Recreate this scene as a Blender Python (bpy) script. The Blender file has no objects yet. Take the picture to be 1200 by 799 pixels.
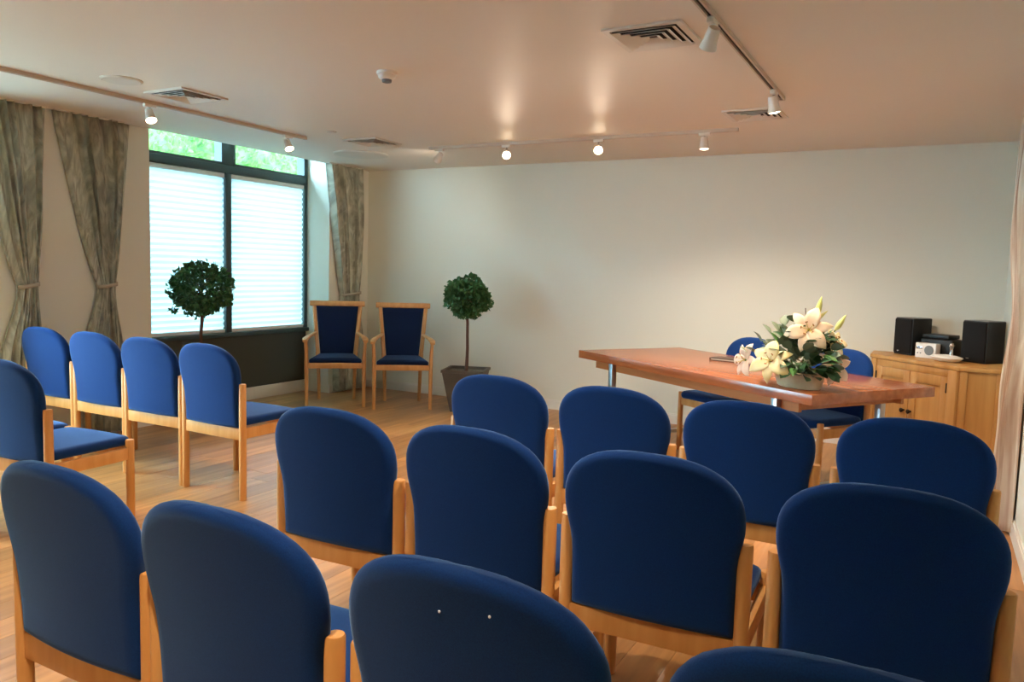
import bpy, bmesh, math, random
from mathutils import Vector, Matrix, noise

random.seed(7)
SC = bpy.context.scene
COL = SC.collection
R_ = math.radians

# ------------------------------------------------------------------ room size
H = 2.447          # ceiling
L = 5.716          # left wall plane at x = -L
D = 6.976          # back wall plane at y = D
RW = 0.457         # right wall plane at x = RW
Y0 = -3.3          # wall behind the camera
WX = -6.07         # window plane

# ------------------------------------------------------------------ camera
cam_d = bpy.data.cameras.new('camera')
cam_d.sensor_width = 36.0
cam_d.lens = 906.3 / 1200 * 36
cam_d.clip_start = 0.05
cam = bpy.data.objects.new('camera', cam_d)
COL.objects.link(cam)
r = Vector((0.87596921, 0.48154842, 0.02809008))
u = Vector((-0.06797078, 0.06557136, 0.9955302))
fw = Vector((-0.47755409, 0.87396311, -0.09016971))
m = Matrix((r, u, -fw)).transposed().to_4x4()
m.translation = (0, 0, 1.375)
cam.matrix_world = m
SC.camera = cam

# ------------------------------------------------------------------ sky, sun, exposure
world = bpy.data.worlds.new('overcast_sky')
SC.world = world
world.use_nodes = True
bg = world.node_tree.nodes['Background']
bg.inputs['Color'].default_value = (0.52, 0.81, 1.0, 1)
bg.inputs['Strength'].default_value = 22.0

sun_d = bpy.data.lights.new('sun', 'SUN')
sun_d.energy = 1.0
sun_d.angle = R_(1.0)
sun_d.color = (1.0, 0.95, 0.85)
sun = bpy.data.objects.new('sun', sun_d)
COL.objects.link(sun)
sun.rotation_euler = (R_(14), R_(38), 0)     # stands behind the building, lights the hedge outside

SC.view_settings.view_transform = 'Standard'
SC.view_settings.look = 'None'
SC.view_settings.gamma = 1.0
SC.view_settings.use_curve_mapping = False
SC.view_settings.exposure = 0.72
SC.cycles.max_bounces = 10
SC.cycles.diffuse_bounces = 6
SC.cycles.transparent_max_bounces = 12
SC.cycles.sample_clamp_indirect = 6.0
SC.cycles.use_denoising = True

SPOT_W = 80.0
WARM = (1.0, 0.79, 0.60)

# ------------------------------------------------------------------ materials
def lin(c):
    return tuple((x / 12.92 if x <= 0.04045 else ((x + 0.055) / 1.055) ** 2.4) for x in c)

def rgb(h):
    return lin(tuple(int(h[i:i + 2], 16) / 255 for i in (0, 2, 4))) + (1,)

def mat(name, col, rough=0.6, metal=0.0, spec=0.5, bump=None, vary=None, sheen=0, coat=0, emit=None):
    """procedural principled material; bump=(scale,strength,stretch), vary=(scale,stretch,colour2,detail)"""
    M = bpy.data.materials.new(name)
    M.use_nodes = True
    nt = M.node_tree
    b = nt.nodes['Principled BSDF']
    c = rgb(col) if isinstance(col, str) else tuple(col) + (1,)
    b.inputs['Base Color'].default_value = c
    b.inputs['Roughness'].default_value = rough
    b.inputs['Metallic'].default_value = metal
    b.inputs['Specular IOR Level'].default_value = spec
    if sheen:
        b.inputs['Sheen Weight'].default_value = sheen
        b.inputs['Sheen Roughness'].default_value = 0.4
        b.inputs['Sheen Tint'].default_value = (0.35, 0.6, 1.0, 1)
    if coat:
        b.inputs['Coat Weight'].default_value = coat
        b.inputs['Coat Roughness'].default_value = 0.2
    if emit:
        b.inputs['Emission Color'].default_value = tuple(emit[0]) + (1,)
        b.inputs['Emission Strength'].default_value = emit[1]
    tc = nt.nodes.new('ShaderNodeTexCoord')

    def tex(scale, stretch, detail=3.0):
        mp = nt.nodes.new('ShaderNodeMapping')
        mp.inputs['Scale'].default_value = stretch
        nt.links.new(tc.outputs['Object'], mp.inputs['Vector'])
        n = nt.nodes.new('ShaderNodeTexNoise')
        n.inputs['Scale'].default_value = scale
        n.inputs['Detail'].default_value = detail
        nt.links.new(mp.outputs['Vector'], n.inputs['Vector'])
        return n
    if vary:
        n = tex(vary[0], vary[1], vary[3] if len(vary) > 3 else 3.0)
        rp = nt.nodes.new('ShaderNodeValToRGB')
        rp.color_ramp.elements[0].position = 0.32
        rp.color_ramp.elements[1].position = 0.68
        rp.color_ramp.elements[0].color = c
        rp.color_ramp.elements[1].color = rgb(vary[2])
        nt.links.new(n.outputs['Fac'], rp.inputs['Fac'])
        nt.links.new(rp.outputs['Color'], b.inputs['Base Color'])
    if bump:
        n = tex(bump[0], bump[2] if len(bump) > 2 else (1, 1, 1))
        bp = nt.nodes.new('ShaderNodeBump')
        bp.inputs['Strength'].default_value = bump[1]
        bp.inputs['Distance'].default_value = 0.01
        nt.links.new(n.outputs['Fac'], bp.inputs['Height'])
        nt.links.new(bp.outputs['Normal'], b.inputs['Normal'])
    return M

def floor_material():
    M = mat('oak_plank', 'B98A5A', rough=0.34, spec=0.5, bump=(60, 0.06, (1, 0.05, 1)))
    nt = M.node_tree
    b = nt.nodes['Principled BSDF']
    tc = nt.nodes.new('ShaderNodeTexCoord')
    info = nt.nodes.new('ShaderNodeObjectInfo')
    mp = nt.nodes.new('ShaderNodeMapping')
    mp.inputs['Scale'].default_value = (14, 0.9, 1)
    add = nt.nodes.new('ShaderNodeVectorMath'); add.operation = 'SCALE'
    comb = nt.nodes.new('ShaderNodeCombineXYZ')
    mul = nt.nodes.new('ShaderNodeMath'); mul.operation = 'MULTIPLY'; mul.inputs[1].default_value = 37.0
    nt.links.new(info.outputs['Random'], mul.inputs[0])
    nt.links.new(mul.outputs[0], comb.inputs['Z'])
    nt.links.new(mul.outputs[0], comb.inputs['Y'])
    vadd = nt.nodes.new('ShaderNodeVectorMath'); vadd.operation = 'ADD'
    nt.links.new(tc.outputs['Object'], mp.inputs['Vector'])
    nt.links.new(mp.outputs['Vector'], vadd.inputs[0])
    nt.links.new(comb.outputs[0], vadd.inputs[1])
    n = nt.nodes.new('ShaderNodeTexNoise')
    n.inputs['Scale'].default_value = 1.6
    n.inputs['Detail'].default_value = 5
    nt.links.new(vadd.outputs[0], n.inputs['Vector'])
    rp = nt.nodes.new('ShaderNodeValToRGB')
    rp.color_ramp.elements[0].position = 0.3
    rp.color_ramp.elements[1].position = 0.72
    rp.color_ramp.elements[0].color = rgb('C8935C')
    rp.color_ramp.elements[1].color = rgb('A06F3F')
    nt.links.new(n.outputs['Fac'], rp.inputs['Fac'])
    rp2 = nt.nodes.new('ShaderNodeValToRGB')          # plank to plank tone
    rp2.color_ramp.elements[0].color = (0.72, 0.70, 0.68, 1)
    rp2.color_ramp.elements[1].color = (1.12, 1.08, 1.02, 1)
    nt.links.new(info.outputs['Random'], rp2.inputs['Fac'])
    mx = nt.nodes.new('ShaderNodeMix'); mx.data_type = 'RGBA'; mx.blend_type = 'MULTIPLY'
    mx.inputs['Factor'].default_value = 1.0
    nt.links.new(rp.outputs['Color'], mx.inputs['A'])
    nt.links.new(rp2.outputs['Color'], mx.inputs['B'])
    nt.links.new(mx.outputs['Result'], b.inputs['Base Color'])
    return M

def translucent(name, col, trans=0.55, rough_bump=None):
    M = bpy.data.materials.new(name); M.use_nodes = True
    nt = M.node_tree; nt.nodes.clear()
    o = nt.nodes.new('ShaderNodeOutputMaterial')
    d = nt.nodes.new('ShaderNodeBsdfDiffuse'); t = nt.nodes.new('ShaderNodeBsdfTranslucent')
    c = rgb(col)
    d.inputs['Color'].default_value = c; t.inputs['Color'].default_value = c
    mx = nt.nodes.new('ShaderNodeMixShader'); mx.inputs[0].default_value = trans
    nt.links.new(d.outputs[0], mx.inputs[1]); nt.links.new(t.outputs[0], mx.inputs[2])
    nt.links.new(mx.outputs[0], o.inputs['Surface'])
    return M

def glass_material():
    M = bpy.data.materials.new('window_glass'); M.use_nodes = True
    nt = M.node_tree; nt.nodes.clear()
    o = nt.nodes.new('ShaderNodeOutputMaterial')
    t = nt.nodes.new('ShaderNodeBsdfTransparent'); t.inputs['Color'].default_value = (0.93, 0.97, 0.96, 1)
    g = nt.nodes.new('ShaderNodeBsdfGlossy'); g.inputs['Roughness'].default_value = 0.02
    mx = nt.nodes.new('ShaderNodeMixShader'); mx.inputs[0].default_value = 0.06
    nt.links.new(t.outputs[0], mx.inputs[1]); nt.links.new(g.outputs[0], mx.inputs[2])
    nt.links.new(mx.outputs[0], o.inputs['Surface'])
    return M

def curtain_material(name, a, b_, c_, zs):
    M = mat(name, a, rough=0.75, spec=0.2, bump=(220, 0.15))
    nt = M.node_tree
    b = nt.nodes['Principled BSDF']
    tc = nt.nodes.new('ShaderNodeTexCoord')
    mp = nt.nodes.new('ShaderNodeMapping'); mp.inputs['Scale'].default_value = (1, 9, zs)
    nt.links.new(tc.outputs['Object'], mp.inputs['Vector'])
    v = nt.nodes.new('ShaderNodeTexNoise'); v.inputs['Scale'].default_value = 2.2; v.inputs['Detail'].default_value = 4
    v.inputs['Distortion'].default_value = 1.6
    nt.links.new(mp.outputs['Vector'], v.inputs['Vector'])
    rp = nt.nodes.new('ShaderNodeValToRGB')
    e = rp.color_ramp.elements
    e[0].position = 0.36; e[0].color = rgb(a)
    e[1].position = 0.64; e[1].color = rgb(c_)
    k = e.new(0.5); k.color = rgb(b_)
    nt.links.new(v.outputs['Fac'], rp.inputs['Fac'])
    nt.links.new(rp.outputs['Color'], b.inputs['Base Color'])
    return M

MT = dict(
    wall=mat('wall_paint', 'E4E5D9', rough=0.62, spec=0.35, bump=(300, 0.03)),
    ceiling=mat('ceiling_paint', 'E6DFD6', rough=0.52, spec=0.4, bump=(250, 0.015)),
    trim=mat('white_gloss_trim', 'E6E4DC', rough=0.35),
    floor=floor_material(),
    subfloor=mat('plank_joint', '6B4A2C', rough=0.8),
    frame=mat('slate_window_frame', '35474B', rough=0.45, bump=(200, 0.02)),
    panel=mat('dark_spandrel_panel', '43463F', rough=0.4, bump=(150, 0.02)),
    glass=glass_material(),
    blind=translucent('pleated_blind_cloth', 'D4EBF2', 0.18),
    blindrail=mat('blind_rail', 'DDE3E4', rough=0.5),
    beech=mat('beech_wood', 'E0A562', rough=0.42, vary=(3.0, (6, 6, 0.8), 'CF9049'), bump=(40, 0.03, (6, 6, 0.5))),
    beech_arm=mat('light_oak_wood', 'D2A069', rough=0.45, vary=(3.0, (6, 6, 0.8), 'C08A50'), bump=(40, 0.03, (6, 6, 0.5))),
    blue=mat('blue_upholstery', '0B3672', rough=0.85, spec=0.15, sheen=0.5, bump=(900, 0.12), vary=(420, (1, 1, 1), '092C62')),
    navy=mat('navy_upholstery', '0F2349', rough=0.85, spec=0.15, sheen=0.12, bump=(900, 0.12), vary=(420, (1, 1, 1), '0C1C3C')),
    stud=mat('pale_dot', 'E8ECF0', rough=0.3),
    table=mat('varnished_teak', 'B0683A', rough=0.25, coat=0.3, vary=(2.2, (0.8, 9, 9), '8E4B26', 5.0)),
    apron=mat('teak_apron', 'B9793F', rough=0.4, vary=(2.5, (0.8, 9, 9), 'A2652F')),
    steel=mat('brushed_steel', 'B9BDC0', rough=0.3, metal=1.0),
    pine=mat('pine_cabinet', 'C69659', rough=0.42, vary=(2.0, (8, 8, 0.7), 'B07F45', 4.0), bump=(30, 0.03, (6, 6, 0.5))),
    iron=mat('dark_iron', '2A2019', rough=0.45, metal=0.6),
    black=mat('black_plastic', '0E0F11', rough=0.5),
    cloth=mat('black_speaker_cloth', '0A0B0D', rough=0.95, bump=(900, 0.2)),
    greyedge=mat('grey_top_veneer', '8C8B85', rough=0.5),
    white=mat('white_plastic', 'E9E9E6', rough=0.35),
    grey=mat('grey_plastic', '6E7478', rough=0.5),
    silver=mat('silver_metal', 'C8CBD0', rough=0.25, metal=0.9),
    vent=mat('white_vent_metal', 'D9D4CC', rough=0.45),
    dark=mat('dark_duct', '1D1916', rough=0.9),
    track=mat('track_paint', 'C9B8A8', rough=0.4),
    slot=mat('track_slot', '2B221C', rough=0.8),
    lampbody=mat('lamp_white', 'E4DED6', rough=0.35),
    lens=mat('lamp_lens', 'FFF2DC', rough=0.3, emit=((1.0, 0.78, 0.52), 26.0)),
    lensdim=mat('lamp_lens_side', 'FFF2DC', rough=0.3, emit=((1.0, 0.80, 0.58), 5.0)),
    pot=mat('grey_brown_planter', '5C564B', rough=0.6, vary=(6, (1, 1, 1), '4E483F')),
    soil=mat('planter_gravel', '8F8A80', rough=0.95, bump=(120, 0.8), vary=(60, (1, 1, 1), '5B5248')),
    bark=mat('tree_bark', '4A3A30', rough=0.85, bump=(60, 0.4, (1, 1, 0.3)), vary=(18, (1, 1, 0.3), '6A4A3A')),
    leaf=mat('bay_leaf', '47804A', rough=0.45, vary=(9, (1, 1, 1), '2F6039')),
    hedge=translucent('hedge_leaf', '5F8C46', 0.4),
    hedge2=mat('hedge_mass', '35552A', rough=0.8, vary=(5, (1, 1, 1), '54793C')),
    hedgestem=mat('hedge_stem', '4C3B28', rough=0.9),
    ground=mat('outside_paving', 'A9A69C', rough=0.9, vary=(3, (1, 1, 1), '96938A')),
    petal=mat('lily_petal', 'EBC49C', rough=0.55, vary=(14, (1, 1, 1), 'EFD6B6')),
    petal2=mat('lily_petal_cream', 'EADBB4', rough=0.55, vary=(14, (1, 1, 1), 'E3D396')),
    petal3=mat('lily_petal_pink', 'E6BFA2', rough=0.55, vary=(14, (1, 1, 1), 'ECD2BC')),
    stamen=mat('lily_stamen', 'B9A23A', rough=0.6),
    anther=mat('lily_anther', '9A5A1E', rough=0.7),
    bud=mat('lily_bud', 'B9C25A', rough=0.5, vary=(10, (1, 1, 0.3), 'DDD894')),
    stem=mat('green_stem', '5E7D3C', rough=0.6),
    euca=mat('grey_green_leaf', '84917A', rough=0.55, vary=(10, (1, 1, 1), '667861')),
    dleaf=mat('dark_green_leaf', '3D6440', rough=0.4, vary=(10, (1, 1, 1), '2F5034')),
    gleaf=mat('fresh_green_leaf', '4E7F3A', rough=0.45, vary=(10, (1, 1, 1), '3B6A35')),
    bowl=mat('stone_bowl', 'DCC6A2', rough=0.6, vary=(14, (1, 1, 1), 'CBB28C')),
    book=mat('dark_book_cover', '4A3A30', rough=0.5),
    paper=mat('book_paper', 'D9CFBD', rough=0.8),
    curtain=curtain_material('grey_green_curtain', '93968A', 'ABAE9F', 'C4C7B8', 2.0),
    curtainr=curtain_material('warm_curtain', 'A98874', 'CDBBA6', 'E2DACA', 0.25),
    tie=mat('curtain_tie', 'B3AA98', rough=0.7),
)

# ------------------------------------------------------------------ mesh helpers
def obj(name, bm, material, parent=None, smooth=35, loc=None):
    me = bpy.data.meshes.new(name)
    bmesh.ops.recalc_face_normals(bm, faces=bm.faces)
    bm.to_mesh(me); bm.free()
    if material:
        me.materials.append(material)
    if smooth:
        me.polygons.foreach_set('use_smooth', [True] * len(me.polygons))
        me.set_sharp_from_angle(angle=R_(smooth))
    o = bpy.data.objects.new(name, me)
    COL.objects.link(o)
    if parent: o.parent = parent
    if loc: o.location = loc
    return o

def tag(o, label=None, cat=None, group=None, kind=None):
    if label: o['label'] = label
    if cat: o['category'] = cat
    if group: o['group'] = group
    if kind: o['kind'] = kind
    return o

def thing(name, label, cat, loc=(0, 0, 0), rz=0.0, group=None):
    o = bpy.data.objects.new(name, None)
    o.empty_display_size = 0.1
    COL.objects.link(o)
    o.location = loc; o.rotation_euler = (0, 0, rz)
    return tag(o, label, cat, group)

def struct(name, bm, material, parent=None, label=None, smooth=35):
    o = obj(name, bm, material, parent, smooth)
    if not parent: o['kind'] = 'structure'
    if label: o['label'] = label
    return o

def copy_tree(o, parent=None):
    c = o.copy(); COL.objects.link(c)
    if parent:
        c.parent = parent
    for ch in list(o.children):
        copy_tree(ch, c)
    return c

def NB():
    return bmesh.new()

def box(bm, c, s, bev=0.0, seg=2, rot=None):
    mt = Matrix.Translation(c)
    if rot is not None: mt = mt @ rot
    mt = mt @ Matrix.Diagonal((s[0], s[1], s[2], 1))
    g = bmesh.ops.create_cube(bm, size=1.0, matrix=mt)
    if bev > 0:
        es = {e for v in g['verts'] for e in v.link_edges}
        bmesh.ops.bevel(bm, geom=list(es), offset=bev, segments=seg, profile=0.5, affect='EDGES')
    return bm

def bb(bm, x0, x1, y0, y1, z0, z1, bev=0.0):
    return box(bm, ((x0 + x1) / 2, (y0 + y1) / 2, (z0 + z1) / 2), (abs(x1 - x0), abs(y1 - y0), abs(z1 - z0)), bev)

def lathe(bm, prof, seg=24, mtx=None, cap=True, squash=(1, 1)):
    mtx = mtx or Matrix()
    rings = []
    for (rad, z) in prof:
        rings.append([bm.verts.new(mtx @ Vector((rad * squash[0] * math.cos(2 * math.pi * k / seg), rad * squash[1] * math.sin(2 * math.pi * k / seg), z))) for k in range(seg)])
    for a, b in zip(rings, rings[1:]):
        for k in range(seg):
            bm.faces.new((a[k], a[(k + 1) % seg], b[(k + 1) % seg], b[k]))
    if cap:
        bm.faces.new(rings[0][::-1]); bm.faces.new(rings[-1])
    return bm

def tube(bm, pts, rad, seg=10):
    pts = [Vector(p) for p in pts]
    rads = rad if isinstance(rad, (list, tuple)) else [rad] * len(pts)
    rings = []
    for i, p in enumerate(pts):
        t = (pts[min(i + 1, len(pts) - 1)] - pts[max(i - 1, 0)]).normalized()
        a = t.orthogonal().normalized() if i == 0 else (pa - t * pa.dot(t)).normalized()
        pa = a
        b = t.cross(a)
        rings.append([bm.verts.new(p + (a * math.cos(2 * math.pi * k / seg) + b * math.sin(2 * math.pi * k / seg)) * rads[i]) for k in range(seg)])
    for x, y in zip(rings, rings[1:]):
        for k in range(seg):
            bm.faces.new((x[k], x[(k + 1) % seg], y[(k + 1) % seg], y[k]))
    bm.faces.new(rings[0][::-1]); bm.faces.new(rings[-1])
    return bm

def prism(bm, poly, z0, z1):
    a = [bm.verts.new((x, y, z0)) for x, y in poly]
    b = [bm.verts.new((x, y, z1)) for x, y in poly]
    n = len(poly)
    for k in range(n):
        bm.faces.new((a[k], a[(k + 1) % n], b[(k + 1) % n], b[k]))
    bm.faces.new(a[::-1]); bm.faces.new(b)
    return bm

def align(d, up=(0, 0, 1)):
    """matrix whose +Z looks along d"""
    return Vector(d).normalized().to_track_quat('Z', 'Y').to_matrix().to_4x4()

# ================================================================== SETTING
fl = struct('floor', bb(NB(), -6.05, RW, Y0, D, -0.12, -0.012), MT['subfloor'], label='pale oak plank floor')
PW, PL = 0.152, 1.42
pm = None
cols = int((RW + 6.07) / PW) + 1
for i in range(cols):
    x0 = -6.07 + i * PW
    y = Y0 - random.uniform(0, PL)
    while y < D:
        a, b_ = max(y, Y0), min(y + PL, D)
        xa, xb = x0, min(x0 + PW, RW)
        if b_ - a > 0.05 and xb - xa > 0.02 and b_ > 0.3 - 1.2:
            full = (b_ - a > PL - 0.001) and (xb - xa > PW - 0.001)
            if full and pm:
                o = bpy.data.objects.new('plank', pm); COL.objects.link(o); o.parent = fl
            else:
                bm = NB(); w, l = xb - xa, b_ - a
                box(bm, (0, 0, -0.006), (w - 0.0016, l - 0.0016, 0.012))
                o = obj('plank', bm, MT['floor'], fl, smooth=0)
                if full: pm = o.data
            o.location = ((xa + xb) / 2, (a + b_) / 2, 0)
        y += PL

struct('ceiling', bb(NB(), -L, RW + 0.15, Y0 - 0.15, D + 0.15, H, H + 0.25), MT['ceiling'], label='warm white painted ceiling')
struct('wall_back', bb(NB(), -L - 0.5, RW + 0.15, D, D + 0.15, -0.12, H + 0.25), MT['wall'], label='plain pale cream wall behind the table')
struct('wall_right', bb(NB(), RW, RW + 0.15, Y0 - 0.15, D, -0.12, H), MT['wall'], label='pale cream side wall by the corner cabinet')
struct('wall_front', bb(NB(), -L - 0.5, RW, Y0 - 0.15, Y0, -0.12, H), MT['wall'])
# left wall: piers around two deep window openings
W1 = (4.193, 6.336)
W2 = (0.55, 2.70)
bm = NB()
bb(bm, WX - 0.1, -L, Y0, W2[0], -0.12, 2.7)
bb(bm, WX - 0.1, -L, W2[1], W1[0], -0.12, 2.7)
bb(bm, WX - 0.1, -L, W1[1], D, -0.12, 2.7)
bb(bm, WX - 0.1, -L, W1[0], W1[1], 2.62, 2.7)
bb(bm, WX - 0.1, -L, W2[0], W2[1], 2.62, 2.7)
struct('wall_left', bm, MT['wall'], label='pale wall with deep window openings between curtains', smooth=0)

# baseboards
def skirting(name, x0, x1, y0, y1, nx, ny):
    bm = NB(); t = 0.016; h = 0.095
    if ny:   # runs along x, sticks out in -y
        bb(bm, x0, x1, y0 - t, y0, 0, h - 0.012); bb(bm, x0, x1, y0 - t * 0.55, y0, h - 0.012, h)
    else:
        s = nx
        bb(bm, x0, x0 + s * t, y0, y1, 0, h - 0.012); bb(bm, x0, x0 + s * t * 0.55, y0, y1, h - 0.012, h)
    return struct(name, bm, MT['trim'], smooth=0)
skirting('baseboard_back', -L, RW, D, D, 0, 1)
skirting('baseboard_left', -L, 0, W1[1], D - 0.02, 1, 0)
bm = NB()
bb(bm, -L, -L + 0.016, W2[1], W1[0], 0, 0.083); bb(bm, -L, -L + 0.009, W2[1], W1[0], 0.083, 0.095)
struct('baseboard_left_pier', bm, MT['trim'], smooth=0)
skirting('baseboard_right', RW, 0, Y0, D - 0.02, -1, 0)

# windows -------------------------------------------------------------
def window(name, ya, yb, label, with_blinds):
    fx0, fx1 = WX - 0.06, WX + 0.045
    ym = (ya + yb) / 2
    bm = NB()
    bb(bm, fx0, fx1, ya, ya + 0.045, 0.66, 2.62); bb(bm, fx0, fx1, yb - 0.045, yb, 0.66, 2.62)
    bb(bm, fx0, fx1, ya, yb, 2.57, 2.62)
    w = struct(name, bm, MT['frame'], label=label)
    obj('mullion', bb(NB(), fx0, fx1 + 0.01, ym - 0.033, ym + 0.033, 0.70, 2.23, 0.004), MT['frame'], w)
    obj('mullion', bb(NB(), fx0, fx1 + 0.01, ym - 0.062, ym + 0.062, 2.30, 2.57, 0.004), MT['frame'], w)
    obj('transom', bb(NB(), fx0, fx1 + 0.012, ya + 0.045, yb - 0.045, 2.23, 2.30, 0.004), MT['frame'], w)
    obj('window_sill', bb(NB(), fx0, fx1 + 0.03, ya, yb, 0.66, 0.70, 0.004), MT['frame'], w)
    obj('spandrel_panel', bb(NB(), fx0, fx1 - 0.02, ya, yb, 0.125, 0.66), MT['panel'], w)
    obj('plinth', bb(NB(), fx0, fx1, ya, yb, -0.01, 0.125, 0.003), MT['trim'], w)
    for (a, b_) in ((ya + 0.045, ym - 0.062), (ym + 0.062, yb - 0.045)):
        s = obj('vent_sash', NB(), MT['frame'], w)
        bm = NB()
        bb(bm, fx0 + 0.02, fx1 + 0.012, a, a + 0.02, 2.30, 2.57); bb(bm, fx0 + 0.02, fx1 + 0.012, b_ - 0.02, b_, 2.30, 2.57)
        bb(bm, fx0 + 0.02, fx1 + 0.012, a, b_, 2.30, 2.325); bb(bm, fx0 + 0.02, fx1 + 0.012, a, b_, 2.55, 2.57)
        bm.to_mesh(s.data); bm.free()
        obj('pane', bb(NB(), WX - 0.01, WX - 0.004, a + 0.02, b_ - 0.02, 2.325, 2.55), MT['glass'], w, smooth=0)
    for (a, b_) in ((ya + 0.045, ym - 0.033), (ym + 0.033, yb - 0.045)):
        obj('pane', bb(NB(), WX - 0.04, WX - 0.034, a, b_, 0.70, 2.23), MT['glass'], w, smooth=0)
    return w
window('window_1', W1[0], W1[1], 'dark framed window with pale blinds and green top panes', True)
window('window_2', W2[0], W2[1], 'dark framed window further along the curtained wall', False)


def blind(ya, yb, label):
    t = thing('pleated_blind', label, 'blind', (WX, ya, 0.70), 0, 'pleated window blinds')
    w = yb - ya; n = 27; z0, z1 = 0.035, 1.485
    bm = NB(); rows = []
    for k in range(2 * n + 1):
        z = z0 + (z1 - z0) * k / (2 * n)
        x = 0.012 + (0.010 if k % 2 else -0.005)
        rows.append((bm.verts.new((x, 0.004, z)), bm.verts.new((x, w - 0.004, z))))
    for a, b_ in zip(rows, rows[1:]):
        bm.faces.new((a[0], a[1], b_[1], b_[0]))
    obj('pleated_cloth', bm, MT['blind'], t, smooth=0)
    obj('head_rail', bb(NB(), -0.01, 0.04, 0.002, w - 0.002, 1.485, 1.525, 0.003), MT['blindrail'], t)
    obj('bottom_rail', bb(NB(), -0.008, 0.036, 0.002, w - 0.002, 0.002, 0.035, 0.003), MT['blindrail'], t)
ym = sum(W1) / 2
blind(W1[0] + 0.046, ym - 0.034, 'white pleated blind behind the nearer topiary tree, left pane')
blind(ym + 0.034, W1[1] - 0.046, 'bluish white pleated blind beside the armchairs, right pane')

# outside: paving and hedge
struct('ground_outside', bb(NB(), -18, WX - 0.16, -8, 24, -0.3, -0.1), MT['ground'])
hd = thing('hedge', 'bright green leafy hedge outside the window', 'hedge', (-13.5, 11.0, -0.1))
def hedge_x(y, z):
    return noise.noise(Vector((y * 1.1, z * 1.1, 3.1))) * 0.45 + noise.noise(Vector((y * 3, z * 3, 1.1))) * 0.15 - 0.3 * (z / 4.6) ** 4
bm = NB()
ny, nz = 90, 22
g = {}
for i in range(ny + 1):
    for k in range(nz + 1):
        y = -11 + 21 * i / ny; z = 4.6 * k / nz
        d = hedge_x(y, z)
        g[i, k] = bm.verts.new((d, y, z))
        if k == nz: g[i, k + 1] = bm.verts.new((d - 1.5, y, z + 0.1 * d))
for i in range(ny):
    for k in range(nz + 1):
        bm.faces.new((g[i, k], g[i + 1, k], g[i + 1, k + 1], g[i, k + 1]))
obj('hedge_mass', bm, MT['hedge2'], hd)
bm = NB()
for q in range(12000):
    y = random.uniform(-11, 10); z = random.uniform(1.6, 4.7)
    p = Vector((hedge_x(y, z) + random.uniform(-0.02, 0.2), y, z))
    a = Vector((random.gauss(0.3, 1), random.gauss(0, 1), random.gauss(0.2, 1))).normalized()
    b_ = a.orthogonal().normalized() * random.uniform(0.025, 0.05); a = a * random.uniform(0.06, 0.11)
    vs = [bm.verts.new(p + s) for s in (-a, b_, a, -b_)]
    bm.faces.new(vs)
tag(obj('hedge_leaves', bm, MT['hedge'], hd, smooth=0), kind='stuff')

# ================================================================== STACKING CHAIRS
def cushion_grid(outline_hw, z0, z1, rows, ncol, T, re, place):
    """closed pad; outline_hw(v) half width at v; thickness fades to zero at the outline"""
    bm = NB()
    vs_ = [z0 + (z1 - z0) * (0.5 - 0.5 * math.cos(math.pi * k / rows)) for k in range(rows + 1)]
    # outline resampled evenly for the distance test
    poly = [(outline_hw(v), v) for v in [z0 + (z1 - z0) * (0.5 - 0.5 * math.cos(math.pi * k / 200)) for k in range(201)]]
    poly = [(0, z0)] + poly + [(0, z1)]
    ol = []
    for (xa, va), (xb, vb) in zip(poly, poly[1:]):
        n = max(1, int(math.hypot(xb - xa, vb - va) / 0.003))
        ol += [(xa + (xb - xa) * k / n, va + (vb - va) * k / n) for k in range(n)]
    F, B = {}, {}
    for i, v in enumerate(vs_):
        hw = outline_hw(v)
        for j in range(ncol + 1):
            x = hw * math.sin(math.pi / 2 * (2 * j / ncol - 1))
            edge = i in (0, rows) or j in (0, ncol)
            d = 0 if edge else min((abs(x) - a) ** 2 + (v - b_) ** 2 for a, b_ in ol) ** 0.5
            q = min(d / re, 1.0)
            t = T / 2 * math.sqrt(max(0, 1 - (1 - q) ** 2))
            F[i, j] = bm.verts.new(place(x, v, t))
            B[i, j] = F[i, j] if edge else bm.verts.new(place(x, v, -t))
    for i in range(rows):
        for j in range(ncol):
            for S_, fl_ in ((F, 0), (B, 1)):
                q = [S_[i, j], S_[i, j + 1], S_[i + 1, j + 1], S_[i + 1, j]]
                try: bm.faces.new(q[::-1] if fl_ else q)
                except ValueError: pass
    bmesh.ops.remove_doubles(bm, verts=bm.verts, dist=1e-5)
    return bm

CW = 0.25          # half distance between leg centres
LT = 0.683         # top of the rear legs
def back_hw(z):
    if z <= 0.60: return 0.231
    if z <= 0.735:
        k = (z - 0.60) / 0.135; k = k * k * (3 - 2 * k)
        return 0.231 + 0.020 * k
    q = min((z - 0.735) / (0.907 - 0.735), 1.0)
    return 0.251 * (1 - q ** 2.5) ** (1 / 2.5)
def back_place(x, z, t):
    k = max(0, (z - 0.42) / 0.48)
    y = -0.062 * k ** 1.7 - 0.024 * (1 - (x / 0.27) ** 2)
    return (x, y + t + 0.012, z)
def seat_hw(y):
    e = 0.236
    q0 = max(0, (0.05 - y) / 0.05); q1 = max(0, (y - 0.42) / 0.055)
    return e - 0.05 * q0 ** 2.5 - 0.05 * q1 ** 2.5
def seat_place(x, y, t):
    zc = 0.452 + 0.006 * (1 - (x / 0.24) ** 2)
    if y > 0.40: zc -= 0.014 * ((y - 0.40) / 0.075) ** 2
    return (x, y, zc + t)

def leg_bm(x, y, h, rx=0.02, ry=0.021):
    bm = NB()
    lathe(bm, [(0.92, 0.0), (1.0, 0.004), (1.0, h - 0.004), (0.88, h)], 18, Matrix.Translation((x, y, 0)), True, (rx, ry))
    return bm

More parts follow.
